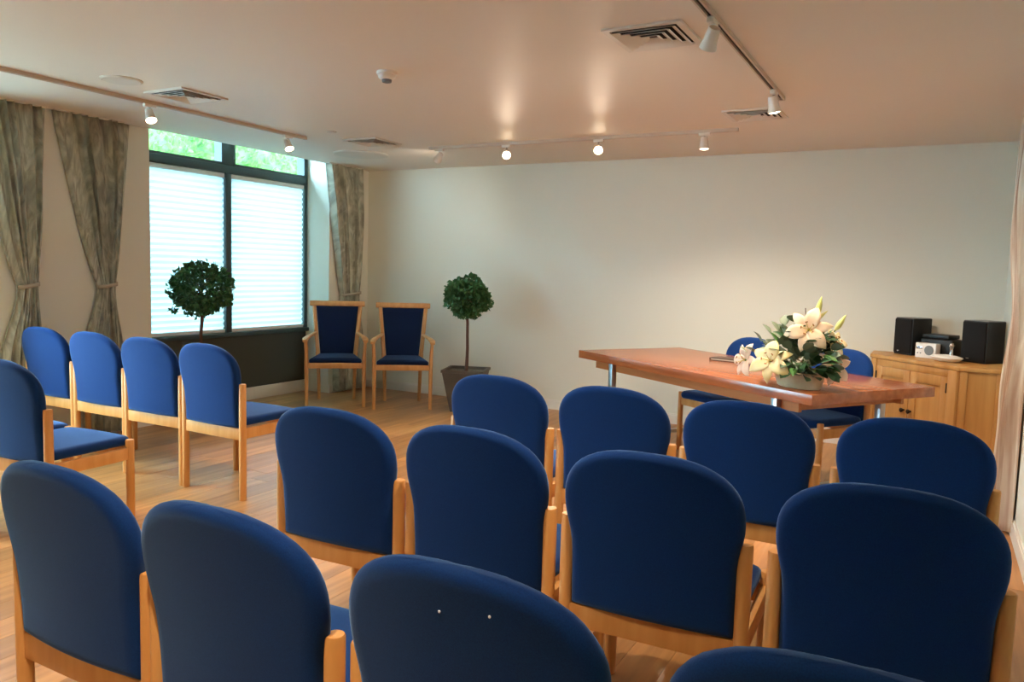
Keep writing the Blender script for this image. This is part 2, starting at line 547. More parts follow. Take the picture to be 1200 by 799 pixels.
def make_chair():
    t = thing('side_chair', 'chair', 'chair')
    obj('backrest', cushion_grid(back_hw, 0.422, 0.907, 30, 22, 0.052, 0.026, back_place), MT['blue'], t, smooth=80)
    obj('seat', cushion_grid(seat_hw, 0.012, 0.475, 20, 20, 0.05, 0.024, seat_place), MT['blue'], t, smooth=80)
    for s in (-1, 1):
        obj('leg', leg_bm(s * CW, 0, LT), MT['beech'], t)
        obj('leg', leg_bm(s * CW, 0.43, 0.463), MT['beech'], t)
        obj('side_rail', box(NB(), (s * 0.247, 0.215, 0.392), (0.024, 0.40, 0.062), 0.004), MT['beech'], t)
    obj('rear_rail', box(NB(), (0, 0, 0.387), (0.468, 0.022, 0.068), 0.003), MT['beech'], t)
    obj('front_rail', box(NB(), (0, 0.43, 0.392), (0.468, 0.022, 0.058), 0.003), MT['beech'], t)
    return t

chair0 = make_chair()
first = [True]
def place_chair(x, y, deg, label, group):
    o = chair0 if first[0] else copy_tree(chair0)
    first[0] = False
    o.location = (x, y, 0); o.rotation_euler = (0, 0, R_(deg))
    tag(o, label, 'chair', group)
    return o

G1 = 'blue chairs in the main block of rows'
G2 = 'blue chairs in the rows by the curtained wall'
G3 = 'blue chairs tucked behind the table'
F1 = [(-1.718, 3.06, 0, 'navy blue chair in the main front row, nearest the topiary tree in its planter'),
      (-1.166, 3.07, 0, 'navy blue chair second from the aisle in the row facing the table'),
      (-0.608, 3.055, 0, 'navy blue chair right in front of the lily arrangement, front row of main block'),
      (-0.035, 3.045, -2, 'navy blue chair in front of the pine cabinet, nearest the striped curtain')]
F2 = [(-1.755, 2.0, 2.5, 'navy blue chair at the aisle end of the middle row'),
      (-1.206, 2.015, 0.3, 'navy blue chair second from the aisle in the middle row'),
      (-0.642, 2.012, 2, 'navy blue chair third from the aisle in the middle row'),
      (-0.065, 2.02, 2, 'big navy blue chair by the right wall in the middle row')]
F3 = [(-1.752, 1.088, 0, 'dark navy chair at the aisle end of the nearest row, lower left corner'),
      (-1.203, 1.078, 0.3, 'dark navy chair second from the aisle in the nearest row'),
      (-0.643, 1.085, 0, 'dark navy chair with two pale studs on its back in the nearest row'),
      (-0.055, 1.075, 1, 'navy chair at the bottom edge, only its rounded back top showing')]
FA = [(-5.345, 3.13, 1, 'bright blue chair in the curtain-side front row, nearest the curtained wall'),
      (-4.802, 3.135, 1, 'bright blue chair second from the wall in the curtain-side front row'),
      (-4.259, 3.135, 1.5, 'bright blue chair third from the wall, just before the aisle chair'),
      (-3.716, 3.13, -1, 'bright blue aisle chair in front of the window topiary, seat visible')]
FB = [(-4.33, 2.05, 3, 'blue chair mostly hidden behind its neighbour, only a seat corner showing'),
      (-3.785, 2.035, 4, 'blue chair cut by the left edge, its side rail and seat in view')]
dotted = None
for row, gr in ((F1, G1), (F2, G1), (F3, G1), (FA, G2), (FB, G2)):
    for (x, y, a, lb) in row:
        o = place_chair(x, y, a, lb, gr)
        if 'studs' in lb: dotted = o
for (x, z) in ((-0.022, 0.828), (0.072, 0.843)):  # two tiny pale raised dots on the back of this chair
    p = back_place(x, z, -0.0262)
    bm = lathe(NB(), [(0.0022, 0), (0.0026, 0.001), (0.0015, 0.0022)], 10, Matrix.Translation(p) @ align((0, -1, 0.15)))
    obj('stud', bm, MT['stud'], dotted)

# table frame of reference
TA = R_(-33.926)
TU = Vector((math.cos(TA), math.sin(TA), 0)); TV = Vector((-math.sin(TA), math.cos(TA), 0))
TF = Vector((-0.547, 4.362, 0))          # front right corner on the floor plan
TL, TW, TZ = 2.334, 1.03, 0.76
def tp(a, b_, z=0): return TF + TU * a + TV * b_ + Vector((0, 0, z))
for a, lb in ((-1.62, 'blue chair behind the table, back just above the top left of the flowers'),
              (-0.76, 'blue chair behind the table, back showing right of the lilies')):
    p = tp(a, 1.105)
    place_chair(p.x, p.y, math.degrees(TA) + 180, lb, G3)

# ================================================================== TABLE
tb = thing('meeting_table', 'long reddish teak table with steel legs carrying the lily arrangement', 'table', TF, TA)
NBRD = 6
top = obj('table_top', box(NB(), (-TL / 2, TW / 2, TZ - 0.03), (TL, TW, 0.06), 0.003), MT['table'], tb)
bm = NB()
ins = 0.10
bb(bm, -TL + ins + 0.05, -ins - 0.05, 0.07, 0.095, TZ - 0.125, TZ - 0.06)
bb(bm, -TL + ins + 0.05, -ins - 0.05, TW - 0.095, TW - 0.07, TZ - 0.125, TZ - 0.06)
bb(bm, -TL + 0.2, -TL + 0.225, 0.095, TW - 0.095, TZ - 0.125, TZ - 0.06)
bb(bm, -0.225, -0.2, 0.095, TW - 0.095, TZ - 0.125, TZ - 0.06)
obj('apron', bm, MT['apron'], tb, smooth=0)
for a in (-TL + 0.40, -0.30):
    for b_ in (0.055, TW - 0.08):
        obj('leg', box(NB(), (a, b_, (TZ - 0.06) / 2), (0.045, 0.045, TZ - 0.06), 0.004), MT['steel'], tb)
    obj('foot_bar', box(NB(), (a, TW / 2 - 0.012, 0.14), (0.03, TW - 0.18, 0.03), 0.003), MT['steel'], tb)

# dark book lying on the table
bk = thing('closed_book', 'thin dark closed book lying on the table beside the flowers', 'book', (-1.32, 5.75, TZ), R_(-12))
obj('cover', box(NB(), (0, 0, 0.003), (0.22, 0.16, 0.005), 0.001), MT['book'], bk)
obj('cover', box(NB(), (0, 0, 0.017), (0.22, 0.16, 0.005), 0.001), MT['book'], bk)
obj('pages', box(NB(), (0.002, 0, 0.010), (0.205, 0.15, 0.010)), MT['paper'], bk)
obj('spine', box(NB(), (-0.109, 0, 0.010), (0.004, 0.16, 0.019), 0.001), MT['book'], bk)

# ================================================================== FLOWER ARRANGEMENT
FP = Vector((-0.66, 4.64, TZ))
fa = thing('flower_arrangement', 'white lilies with grey-green foliage in a low stone bowl on the table', 'flowers', FP, TA)
bm = NB()
prof = [(0.80, 0.0), (0.86, 0.006), (0.93, 0.04), (1.0, 0.085), (0.98, 0.092), (0.93, 0.088), (0.9, 0.075)]
lathe(bm, prof, 36, None, True, (0.165, 0.095))
obj('bowl', bm, MT['bowl'], fa)
bm = lathe(NB(), [(0.9, 0.07), (0.8, 0.105), (0.4, 0.125)], 24, None, True, (0.15, 0.085))
obj('moss', bm, MT['dleaf'], fa)
IR = Matrix.Rotation(-TA, 3, 'Z')
VIEW = IR @ Vector((0.02, -0.93, 0.22))       # roughly out of the arrangement toward the seats
def fl_loc(v): return IR @ Vector(v)

def petal_mesh(Lp, Wp, curl):
    bm = NB(); n = 8; g = {}
    for i in range(n + 1):
        t = i / n
        w = Wp * (math.sin(math.pi * min(1, t * 0.92 + 0.10)) ** 0.75) * (1 if t < 0.98 else 0.2)
        if i == n: w = 0.0006
        rr = Lp * t
        z = Lp * (0.42 * t - curl * t ** 2.6)
        for j in range(-2, 3):
            s = j / 2
            g[i, j] = bm.verts.new((rr * (1 - 0.12 * t), w * s, z + 0.18 * Wp * (s * s) * (1 - t) + (0.003 if j == 0 else 0)))
    for i in range(n):
        for j in range(-2, 2):
            bm.faces.new((g[i, j], g[i + 1, j], g[i + 1, j + 1], g[i, j + 1]))
    return bm
def add_solid(o, th):
    md = o.modifiers.new('thickness', 'SOLIDIFY'); md.thickness = th; md.offset = 0
pm1 = None
def lily(loc, face, size, mt_, spin, openness=0.75):
    hub = obj('lily_bloom', lathe(NB(), [(0.003, -0.05 * size * 8), (0.006, -0.02), (0.009, 0.0), (0.005, 0.012)], 10), MT['stem'], fa)
    hub.matrix_local = Matrix.Translation(loc) @ align(face) @ Matrix.Rotation(spin, 4, 'Z')
    for k in range(6):
        o = obj('petal', petal_mesh(size * (1 if k % 2 else 0.95), size * (0.27 if k % 2 else 0.20), openness), mt_, hub, smooth=60)
        o.rotation_euler = (0, 0, math.pi * k / 3)
        if not k % 2: o.location = (0, 0, -0.003)
        add_solid(o, 0.0015)
    for k in range(5):
        a = 2 * math.pi * k / 5 + 0.3
        p2 = Vector((math.cos(a) * size * 0.22, math.sin(a) * size * 0.22, size * 0.42))
        o = obj('stamen', tube(NB(), [(0, 0, 0.01), p2 * 0.55 + Vector((0, 0, 0.01)), p2], 0.0016, 6), MT['stamen'], hub)
    o = obj('anthers', NB(), MT['anther'], hub)
    bm = NB()
    for k in range(5):
        a = 2 * math.pi * k / 5 + 0.3
        p2 = Vector((math.cos(a) * size * 0.22, math.sin(a) * size * 0.22, size * 0.42))
        tube(bm, [p2 + Vector((-math.sin(a), math.cos(a), 0)) * 0.007, p2 - Vector((-math.sin(a), math.cos(a), 0)) * 0.007], 0.003, 6)
    bm.to_mesh(o.data); bm.free()

def wd(v): return IR @ Vector(v)
lily(fl_loc((0.05, -0.10, 0.335)), VIEW, 0.155, MT['petal'], 0.25, 0.50)
lily(fl_loc((-0.135, -0.15, 0.15)), VIEW + wd((-0.15, 0, 0.15)), 0.15, MT['petal2'], 0.5, 0.55)
lily(fl_loc((-0.29, -0.04, 0.135)), VIEW + wd((-0.9, 0, 0.0)), 0.125, MT['petal3'], 0.1, 0.35)
lily(fl_loc((0.175, -0.04, 0.135)), VIEW + wd((0.6, 0, -0.1)), 0.13, MT['petal3'], 0.3, 0.35)
lily(fl_loc((0.165, 0.05, 0.26)), VIEW + wd((0.9, 0.3, 0.35)), 0.10, MT['petal2'], 0.8, 0.25)
# buds
def bud(base, tip, rad):
    base, tip = Vector(base), Vector(tip); d = tip - base
    pts = [base + d * k / 8 for k in range(9)]
    rr = [rad * x for x in (0.35, 0.7, 0.95, 1.0, 0.95, 0.82, 0.62, 0.38, 0.1)]
    obj('lily_bud', tube(NB(), pts, rr, 10), MT['bud'], fa, smooth=60)
bud(fl_loc((0.065, 0.06, 0.40)), fl_loc((0.085, 0.075, 0.52)), 0.017)
bud(fl_loc((0.165, 0.10, 0.33)), fl_loc((0.215, 0.125, 0.42)), 0.016)
bud(fl_loc((0.06, 0.05, 0.38)), fl_loc((0.12, 0.09, 0.44)), 0.011)
for p in ((0.065, 0.06, 0.40), (0.165, 0.10, 0.33), (0.04, 0.00, 0.31), (-0.10, -0.08, 0.10), (0.15, 0.05, 0.26), (-0.12, 0, 0.34), (-0.2, -0.05, 0.25)):
    q = fl_loc(p); obj('stem', tube(NB(), [(q.x * 0.2, q.y * 0.2, 0.08), (q.x * 0.6, q.y * 0.6, 0.08 + (q.z - 0.08) * 0.55), q], 0.004, 7), MT['stem'], fa)
tw = fl_loc((0.02, 0.05, 0.42)); obj('twig', tube(NB(), [(0, 0, 0.2), tw * 0.8, tw + Vector((-0.02, 0, 0.03))], 0.0025, 6), MT['bark'], fa)

def leaf_mesh(name, Lf, Wf, bend, mt_):
    bm = NB(); n = 5; g = {}
    for i in range(n + 1):
        t = i / n; w = Wf * math.sin(math.pi * (0.06 + 0.9 * t)) ** 0.8
        if i == n: w = 0.001
        for j in (-1, 0, 1):
            g[i, j] = bm.verts.new((Lf * t, w * j, -bend * Lf * t * t + abs(j) * w * 0.25))
    for i in range(n):
        for j in (-1, 0):
            bm.faces.new((g[i, j], g[i + 1, j], g[i + 1, j + 1], g[i, j + 1]))
    me = bpy.data.meshes.new(name); bm.to_mesh(me); bm.free(); me.materials.append(mt_)
    me.polygons.foreach_set('use_smooth', [True] * len(me.polygons))
    return me
LM = [leaf_mesh('eucalyptus_leaf', 0.075, 0.028, 0.15, MT['euca']), leaf_mesh('dark_leaf', 0.085, 0.028, 0.25, MT['dleaf']), leaf_mesh('fresh_leaf', 0.085, 0.02, 0.3, MT['gleaf'])]
def put_leaf(me, loc, d, roll):
    o = bpy.data.objects.new('leaf', me); COL.objects.link(o); o.parent = fa
    q = Vector(d).normalized().to_track_quat('X', 'Z').to_matrix().to_4x4()
    o.matrix_local = Matrix.Translation(loc) @ q @ Matrix.Rotation(roll, 4, 'X')
rl = random.Random(21)
for k in range(210):
    th = rl.uniform(0, 2 * math.pi); el = rl.uniform(-0.05, 1.35)
    d = Vector((math.cos(th) * math.cos(el) * 1.35, math.sin(th) * math.cos(el) * 0.95, math.sin(el) * 1.15))
    rad = rl.uniform(0.05, 0.15) if rl.random() < 0.45 else rl.uniform(0.13, 0.175)
    loc = Vector((0, 0, 0.115)) + d * rad
    side = d.x
    me = LM[0] if (side < 0.1 and rl.random() < 0.72) else LM[rl.choice((1, 1, 2, 0))]
    put_leaf(me, loc, d + Vector((rl.gauss(0, .35), rl.gauss(0, .35), rl.gauss(0, .35))), rl.uniform(-0.9, 0.9))
for k in range(34):                                  # sage leaves spilling over the bowl
    th = rl.uniform(0, 2 * math.pi)
    d = Vector((math.cos(th) * 1.5, math.sin(th), rl.uniform(-0.15, 0.5)))
    put_leaf(LM[0] if d.x < 0.6 else LM[rl.choice((0, 1, 2))], Vector((d.x * 0.105, d.y * 0.10, rl.uniform(0.07, 0.13))), d, rl.uniform(-0.7, 0.7))
# taller grey-green sprays on the left, spiky leaves on the right
for p in ((-0.10, 0.0, 0.345), (-0.13, 0.02, 0.31), (-0.17, -0.02, 0.30), (-0.21, -0.06, 0.25), (-0.05, 0.03, 0.37), (-0.07, -0.03, 0.31), (-0.23, -0.07, 0.18), (-0.27, -0.06, 0.17), (-0.16, -0.09, 0.22)):
    put_leaf(LM[0], fl_loc(p), fl_loc((p[0] + rl.gauss(0, .1), rl.gauss(0, .2) - 0.1, 0.28)), rl.uniform(-0.6, 0.6))
for k in range(12):
    a = rl.uniform(-0.5, 0.9)
    put_leaf(LM[2 if k % 2 else 1], fl_loc((0.10 + rl.uniform(0, .06), 0.04 + rl.uniform(-.05, .05), rl.uniform(0.12, 0.26))), fl_loc((1, rl.uniform(-.5, .6), a * 0.7)), rl.uniform(-0.8, 0.8))

# ================================================================== CORNER CABINET AND WHAT STANDS ON IT
CH = 0.81
cb = thing('corner_cabinet', 'honey pine corner cabinet with two panelled doors under the black speakers', 'cabinet', (0, 0, 0))
A = Vector((-0.405, 6.665, 0)); B = Vector((0.172, 6.072, 0))
fd = (B - A).normalized(); fn = Vector((fd.y, -fd.x, 0))      # front direction and outward normal
if fn.y > 0: fn = -fn
wb = D - 0.02; wr = RW - 0.02
body = [(A.x, A.y), (B.x, B.y), (wr, B.y), (wr, wb), (A.x, wb)]
obj('body', prism(NB(), body, 0.06, CH - 0.03), MT['pine'], cb, smooth=0)
obj('plinth', prism(NB(), [(A.x + 0.02, A.y + 0.03), (B.x + 0.02, B.y + 0.03), (wr, B.y + 0.03), (wr, wb), (A.x + 0.02, wb)], 0, 0.06), MT['pine'], cb, smooth=0)
o = 0.022
topp = [(A.x - o, A.y - o * 0.4), (B.x - o * 0.4, B.y - o), (wr + 0.012, B.y - o), (wr + 0.012, wb + 0.012), (A.x - o, wb + 0.012)]
bm = prism(NB(), topp, CH - 0.03, CH)
bmesh.ops.bevel(bm, geom=[e for e in bm.edges if abs(e.verts[0].co.z - e.verts[1].co.z) < 1e-6], offset=0.006, segments=2, profile=0.5, affect='EDGES')
obj('cabinet_top', bm, MT['pine'], cb)
LEN = (B - A).length
FR = Matrix((fd, -fn, Vector((0, 0, 1)))).transposed().to_4x4()     # local x along the front, -y outward
FR.translation = A
def front(bm):
    bm.transform(FR); return bm
obj('corner_post', front(box(NB(), (0.028, -0.006, 0.42), (0.056, 0.03, 0.72), 0.006)), MT['pine'], cb)
obj('corner_post', front(box(NB(), (LEN - 0.04, -0.008, 0.42), (0.08, 0.034, 0.72), 0.008)), MT['pine'], cb)
obj('frieze_rail', front(box(NB(), (LEN / 2, -0.004, 0.752), (LEN - 0.12, 0.022, 0.052), 0.003)), MT['pine'], cb)
dw = (LEN - 0.145) / 2
for k in range(2):
    x0 = 0.059 + k * (dw + 0.006)
    d_ = obj('door', front(box(NB(), (x0 + dw / 2, 0.0, 0.40), (dw - 0.06, 0.012, 0.55))), MT['pine'], cb)
    xs = ((x0 + 0.03, 0.06), (x0 + dw - 0.03, 0.06))
    for (xc, w) in xs:
        obj('stile', front(box(NB(), (xc, -0.006, 0.40), (w, 0.024, 0.65), 0.004)), MT['pine'], d_)
    for zc, hh in ((0.105, 0.07), (0.69, 0.07)):
        obj('door_rail', front(box(NB(), (x0 + dw / 2, -0.006, zc), (dw - 0.118, 0.024, hh), 0.004)), MT['pine'], d_)
    hx = x0 + (0.004 if k == 0 else dw - 0.004)
    for zc in (0.65, 0.18):
        obj('hinge', front(box(NB(), (hx, -0.02, zc), (0.012, 0.008, 0.07), 0.002)), MT['iron'], d_)
    kx = x0 + (dw - 0.03 if k == 0 else 0.03)
    bm = lathe(NB(), [(0.008, 0), (0.007, 0.012), (0.016, 0.02), (0.017, 0.028), (0.010, 0.034)], 14, Matrix.Translation((kx, -0.018, 0.43)) @ align((0, -1, 0)))
    obj('knob', front(bm), MT['iron'], d_)
for (x, y) in ((B.x + 0.025, B.y - 0.003), (wr - 0.025, B.y - 0.003)):
    obj('side_stile', box(NB(), (x, y, 0.42), (0.045, 0.012, 0.72), 0.003), MT['pine'], cb)

def speaker(x, y, rz, w, d, h, label):
    t = thing('loudspeaker', label, 'speaker', (x, y, CH), rz, 'black loudspeakers on the corner cabinet')
    obj('case', box(NB(), (0, 0, h / 2), (w, d, h), 0.004), MT['black'], t)
    obj('grille', box(NB(), (0, -d / 2 - 0.006, h / 2 + 0.004), (w - 0.012, 0.014, h - 0.022), 0.004), MT['cloth'], t)
    obj('top_panel', box(NB(), (0, 0, h + 0.002), (w - 0.008, d - 0.008, 0.004), 0.001), MT['greyedge'], t)
    obj('badge', box(NB(), (-w * 0.18, -d / 2 - 0.0145, 0.03), (0.022, 0.003, 0.008), 0.001), MT['silver'], t)
speaker(-0.145, 6.83, R_(-42), 0.17, 0.19, 0.285, 'black loudspeaker standing left of the white clock radio')
speaker(0.315, 6.53, R_(-38), 0.19, 0.19, 0.30, 'black loudspeaker nearest the curtain, right end of cabinet')
hf = thing('hifi_unit', 'low black stereo unit stacked between the two loudspeakers', 'stereo', (0.065, 6.725, CH), R_(-28))
obj('case', box(NB(), (0, 0, 0.075), (0.235, 0.20, 0.13), 0.004), MT['black'], hf)
obj('lid', box(NB(), (-0.03, 0.02, 0.158), (0.20, 0.16, 0.03), 0.005), MT['black'], hf)
obj('fascia', box(NB(), (0, -0.104, 0.075), (0.225, 0.01, 0.12), 0.003), MT['black'], hf)
for s in (-1, 1):
    for q in (-1, 1):
        obj('foot', box(NB(), (s * 0.09, q * 0.07, 0.005), (0.02, 0.02, 0.012)), MT['black'], hf)
rd = thing('clock_radio', 'small white radio with a round grey dial on the cabinet', 'radio', (-0.045, 6.585, CH), R_(-33))
obj('case', box(NB(), (0, 0.02, 0.056), (0.165, 0.06, 0.112), 0.006), MT['white'], rd)
obj('dial', lathe(NB(), [(0.036, 0), (0.036, 0.004), (0.03, 0.006), (0.004, 0.006)], 28, Matrix.Translation((0.03, -0.01, 0.06)) @ align((0, -1, 0))), MT['grey'], rd)
obj('display', box(NB(), (-0.048, -0.0105, 0.075), (0.05, 0.003, 0.02), 0.001), MT['silver'], rd)
for s in (0, 1):
    obj('button', lathe(NB(), [(0.006, 0), (0.005, 0.004)], 12, Matrix.Translation((-0.06 + 0.024 * s, -0.01, 0.035)) @ align((0, -1, 0))), MT['silver'], rd)
ds = thing('oval_base_stand', 'white oval dish with a small silver upright knob on the cabinet edge', 'dish', (0.09, 6.40, CH), R_(-45))
obj('dish', lathe(NB(), [(0.45, 0), (0.75, 0.006), (1.0, 0.03), (0.97, 0.036), (0.6, 0.046), (0.15, 0.052)], 32, None, True, (0.125, 0.085)), MT['white'], ds)
obj('stem', lathe(NB(), [(0.016, 0.048), (0.013, 0.06), (0.011, 0.09), (0.014, 0.1)], 16, Matrix.Translation((0.03, 0.01, 0))), MT['silver'], ds)
obj('knob', lathe(NB(), [(0.006, 0.098), (0.016, 0.108), (0.018, 0.12), (0.012, 0.132), (0.003, 0.136)], 16, Matrix.Translation((0.03, 0.01, 0))), MT['silver'], ds)

# ================================================================== ARMCHAIRS
def make_armchair(name, label, x, y, deg):
    """origin midway between the front legs on the floor, seat faces -y"""
    t = thing(name, label, 'armchair', (x, y, 0), R_(deg), 'high-backed armchairs by the corner')
    bw = 0.272
    for s in (-1, 1):
        obj('leg', tube(NB(), [(s * bw, 0, 0), (s * bw, 0, 0.36), (s * (bw + 0.004), 0.004, 0.55), (s * (bw + 0.012), 0.012, 0.655)], [0.017, 0.02, 0.018, 0.016], 12), MT['beech_arm'], t, smooth=50)
        # rear leg runs on into the back stile, leaning outward and back
        obj('leg', tube(NB(), [(s * 0.175, 0.50, 0), (s * 0.185, 0.45, 0.40), (s * 0.195, 0.455, 0.50)], [0.016, 0.02, 0.02], 12), MT['beech_arm'], t, smooth=50)
        bm = NB()
        d = Vector((s * 0.235 - s * 0.185, 0.585 - 0.45, 0.96 - 0.44)); q = align(d)
        box(bm, Vector((s * 0.185, 0.45, 0.44)) + d * 0.5, (0.036, 0.032, d.length), 0.005, 2, q @ Matrix.Rotation(0, 4, 'Z'))
        obj('back_stile', bm, MT['beech_arm'], t)
        # arm
        pts = [(s * (bw + 0.014), -0.035, 0.650), (s * (bw + 0.012), 0.02, 0.668), (s * (bw - 0.005), 0.18, 0.676), (s * 0.235, 0.36, 0.682), (s * 0.212, 0.50, 0.69)]
        bm = NB(); pr = None
        secs = []
        for k, p in enumerate(pts):
            w = (0.022, 0.028, 0.024, 0.02, 0.016)[k]; hgt = 0.012
            secs.append([bm.verts.new((p[0] + a * w, p[1], p[2] + b_ * hgt)) for a, b_ in ((-1, -.6), (-.6, -1), (.6, -1), (1, -.6), (1, .6), (.6, 1), (-.6, 1), (-1, .6))])
        for a, b_ in zip(secs, secs[1:]):
            for k in range(8): bm.faces.new((a[k], a[(k + 1) % 8], b_[(k + 1) % 8], b_[k]))
        bm.faces.new(secs[0]); bm.faces.new(secs[-1][::-1])
        obj('arm', bm, MT['beech_arm'], t, smooth=60)
        obj('side_rail', tube(NB(), [(s * 0.25, 0.02, 0.405), (s * 0.192, 0.44, 0.405)], 0.019, 8), MT['beech_arm'], t)
    obj('front_rail', box(NB(), (0, 0, 0.41), (2 * bw - 0.03, 0.026, 0.055), 0.004), MT['beech_arm'], t)
    obj('rear_rail', box(NB(), (0, 0.45, 0.41), (0.35, 0.024, 0.05), 0.004), MT['beech_arm'], t)
    obj('top_rail', box(NB(), (0, 0.592, 0.985), (0.56, 0.034, 0.055), 0.008, 2, Matrix.Rotation(R_(-14), 4, 'X')), MT['beech_arm'], t)
    # tapered back pad
    def hw(v): return 0.165 + 0.048 * (v - 0.47) / 0.49
    def pl(x_, v, q):
        return (x_, 0.452 + 0.135 * (v - 0.44) / 0.52 - q - 0.004, v)
    obj('backrest', cushion_grid(hw, 0.468, 0.962, 16, 16, 0.045, 0.02, pl), MT['navy'], t, smooth=80)
    def hs(v): return 0.25 - 0.075 * max(0, (v - 0.0)) / 0.46
    def ps(x_, v, q): return (x_, v, 0.455 + q + 0.008 * (1 - (x_ / 0.25) ** 2))
    obj('seat', cushion_grid(hs, -0.02, 0.43, 16, 16, 0.05, 0.022, ps), MT['navy'], t, smooth=80)
    return t
make_armchair('armchair', 'high-backed wooden armchair with navy pads, closest to the window', -5.082, 5.733, 40)
make_armchair('armchair', 'high-backed wooden armchair with navy pads, beside the topiary in its planter', -4.498, 6.032, 37)

# ================================================================== TOPIARY TREES
def topiary(x, y, label, rad, zc, seed, rz, blobs):
    t = thing('topiary_tree', label, 'potted tree', (x, y, 0), rz, 'ball topiary trees in planters')
    bm = NB()
    def ring(h0, z): return [(-h0, -h0, z), (h0, -h0, z), (h0, h0, z), (-h0, h0, z)]
    secs = [ring(a, z) for a, z in ((0.125, 0.0), (0.195, 0.385), (0.205, 0.388), (0.205, 0.412), (0.178, 0.412), (0.172, 0.36))]
    vs = [[bm.verts.new(p) for p in s_] for s_ in secs]
    for a, b_ in zip(vs, vs[1:]):
        for k in range(4): bm.faces.new((a[k], a[(k + 1) % 4], b_[(k + 1) % 4], b_[k]))
    bm.faces.new(vs[0][::-1])
    obj('planter', bm, MT['pot'], t, smooth=0)
    obj('gravel', bb(NB(), -0.174, 0.174, -0.174, 0.174, 0.34, 0.385), MT['soil'], t, smooth=0)
    rr = random.Random(seed)
    pts = [(0, 0, 0.37)] + [(rr.gauss(0, 0.006), rr.gauss(0, 0.006), 0.37 + (zc - 0.37) * k / 6) for k in range(1, 7)]
    tr = obj('trunk', tube(NB(), pts, [0.019, 0.016, 0.015, 0.014, 0.014, 0.013, 0.01], 10), MT['bark'], t, smooth=60)
    bm = NB()
    for k in range(14):
        d = Vector((rr.gauss(0, 1), rr.gauss(0, 1), rr.gauss(0.2, 1))).normalized()
        tube(bm, [(0, 0, zc - 0.12 + 0.01 * k), Vector((0, 0, zc)) + d * rad * 0.45, Vector((0, 0, zc)) + d * rad * 0.8], [0.006, 0.004, 0.002], 5)
    obj('branches', bm, MT['bark'], tr)
    bm = NB()
    n = 2000
    for k in range(n):
        d = Vector((rr.gauss(0, 1), rr.gauss(0, 1), rr.gauss(0, 1))).normalized()
        lump = 1 + 0.22 * noise.noise(d * 2.3 + Vector((seed, 0, 0))) + 0.10 * noise.noise(d * 5 + Vector((0, seed, 0)))
        if d.z < -0.55: lump *= 0.9
        p = Vector((0, 0, zc)) + Vector((d.x, d.y, d.z * 0.96)) * rad * lump * (rr.random() ** 0.22)
        if k < len(blobs) * 14:
            bx = blobs[k // 14]; p = Vector(bx) + d * 0.03 + Vector((0, 0, zc))
        a = (d + Vector((rr.gauss(0, .8), rr.gauss(0, .8), rr.gauss(0, .8)))).normalized()
        ln = rr.uniform(0.034, 0.062); w = ln * 0.36
        b_ = a.orthogonal().normalized(); b_ = (Matrix.Rotation(rr.uniform(0, 6.28), 3, a) @ b_)
        c_ = a.cross(b_)
        v0 = bm.verts.new(p - a * ln * 0.5); v1 = bm.verts.new(p + b_ * w + c_ * w * 0.35); v2 = bm.verts.new(p + a * ln * 0.5); v3 = bm.verts.new(p - b_ * w + c_ * w * 0.35)
        bm.faces.new((v0, v1, v2)); bm.faces.new((v0, v2, v3))
    tag(obj('foliage', bm, MT['leaf'], t, smooth=0), kind='stuff')
topiary(-5.62, 4.61, 'clipped ball topiary standing before the window blinds', 0.262, 1.13, 3, R_(10), [(0.14, 0.22, -0.05), (-0.17, -0.14, -0.17)])
topiary(-3.985, 6.375, 'clipped ball topiary in a tapered grey planter against the back wall', 0.225, 1.095, 8, R_(20), [(-0.17, -0.1, 0.13), (0.18, 0.1, 0.0)])

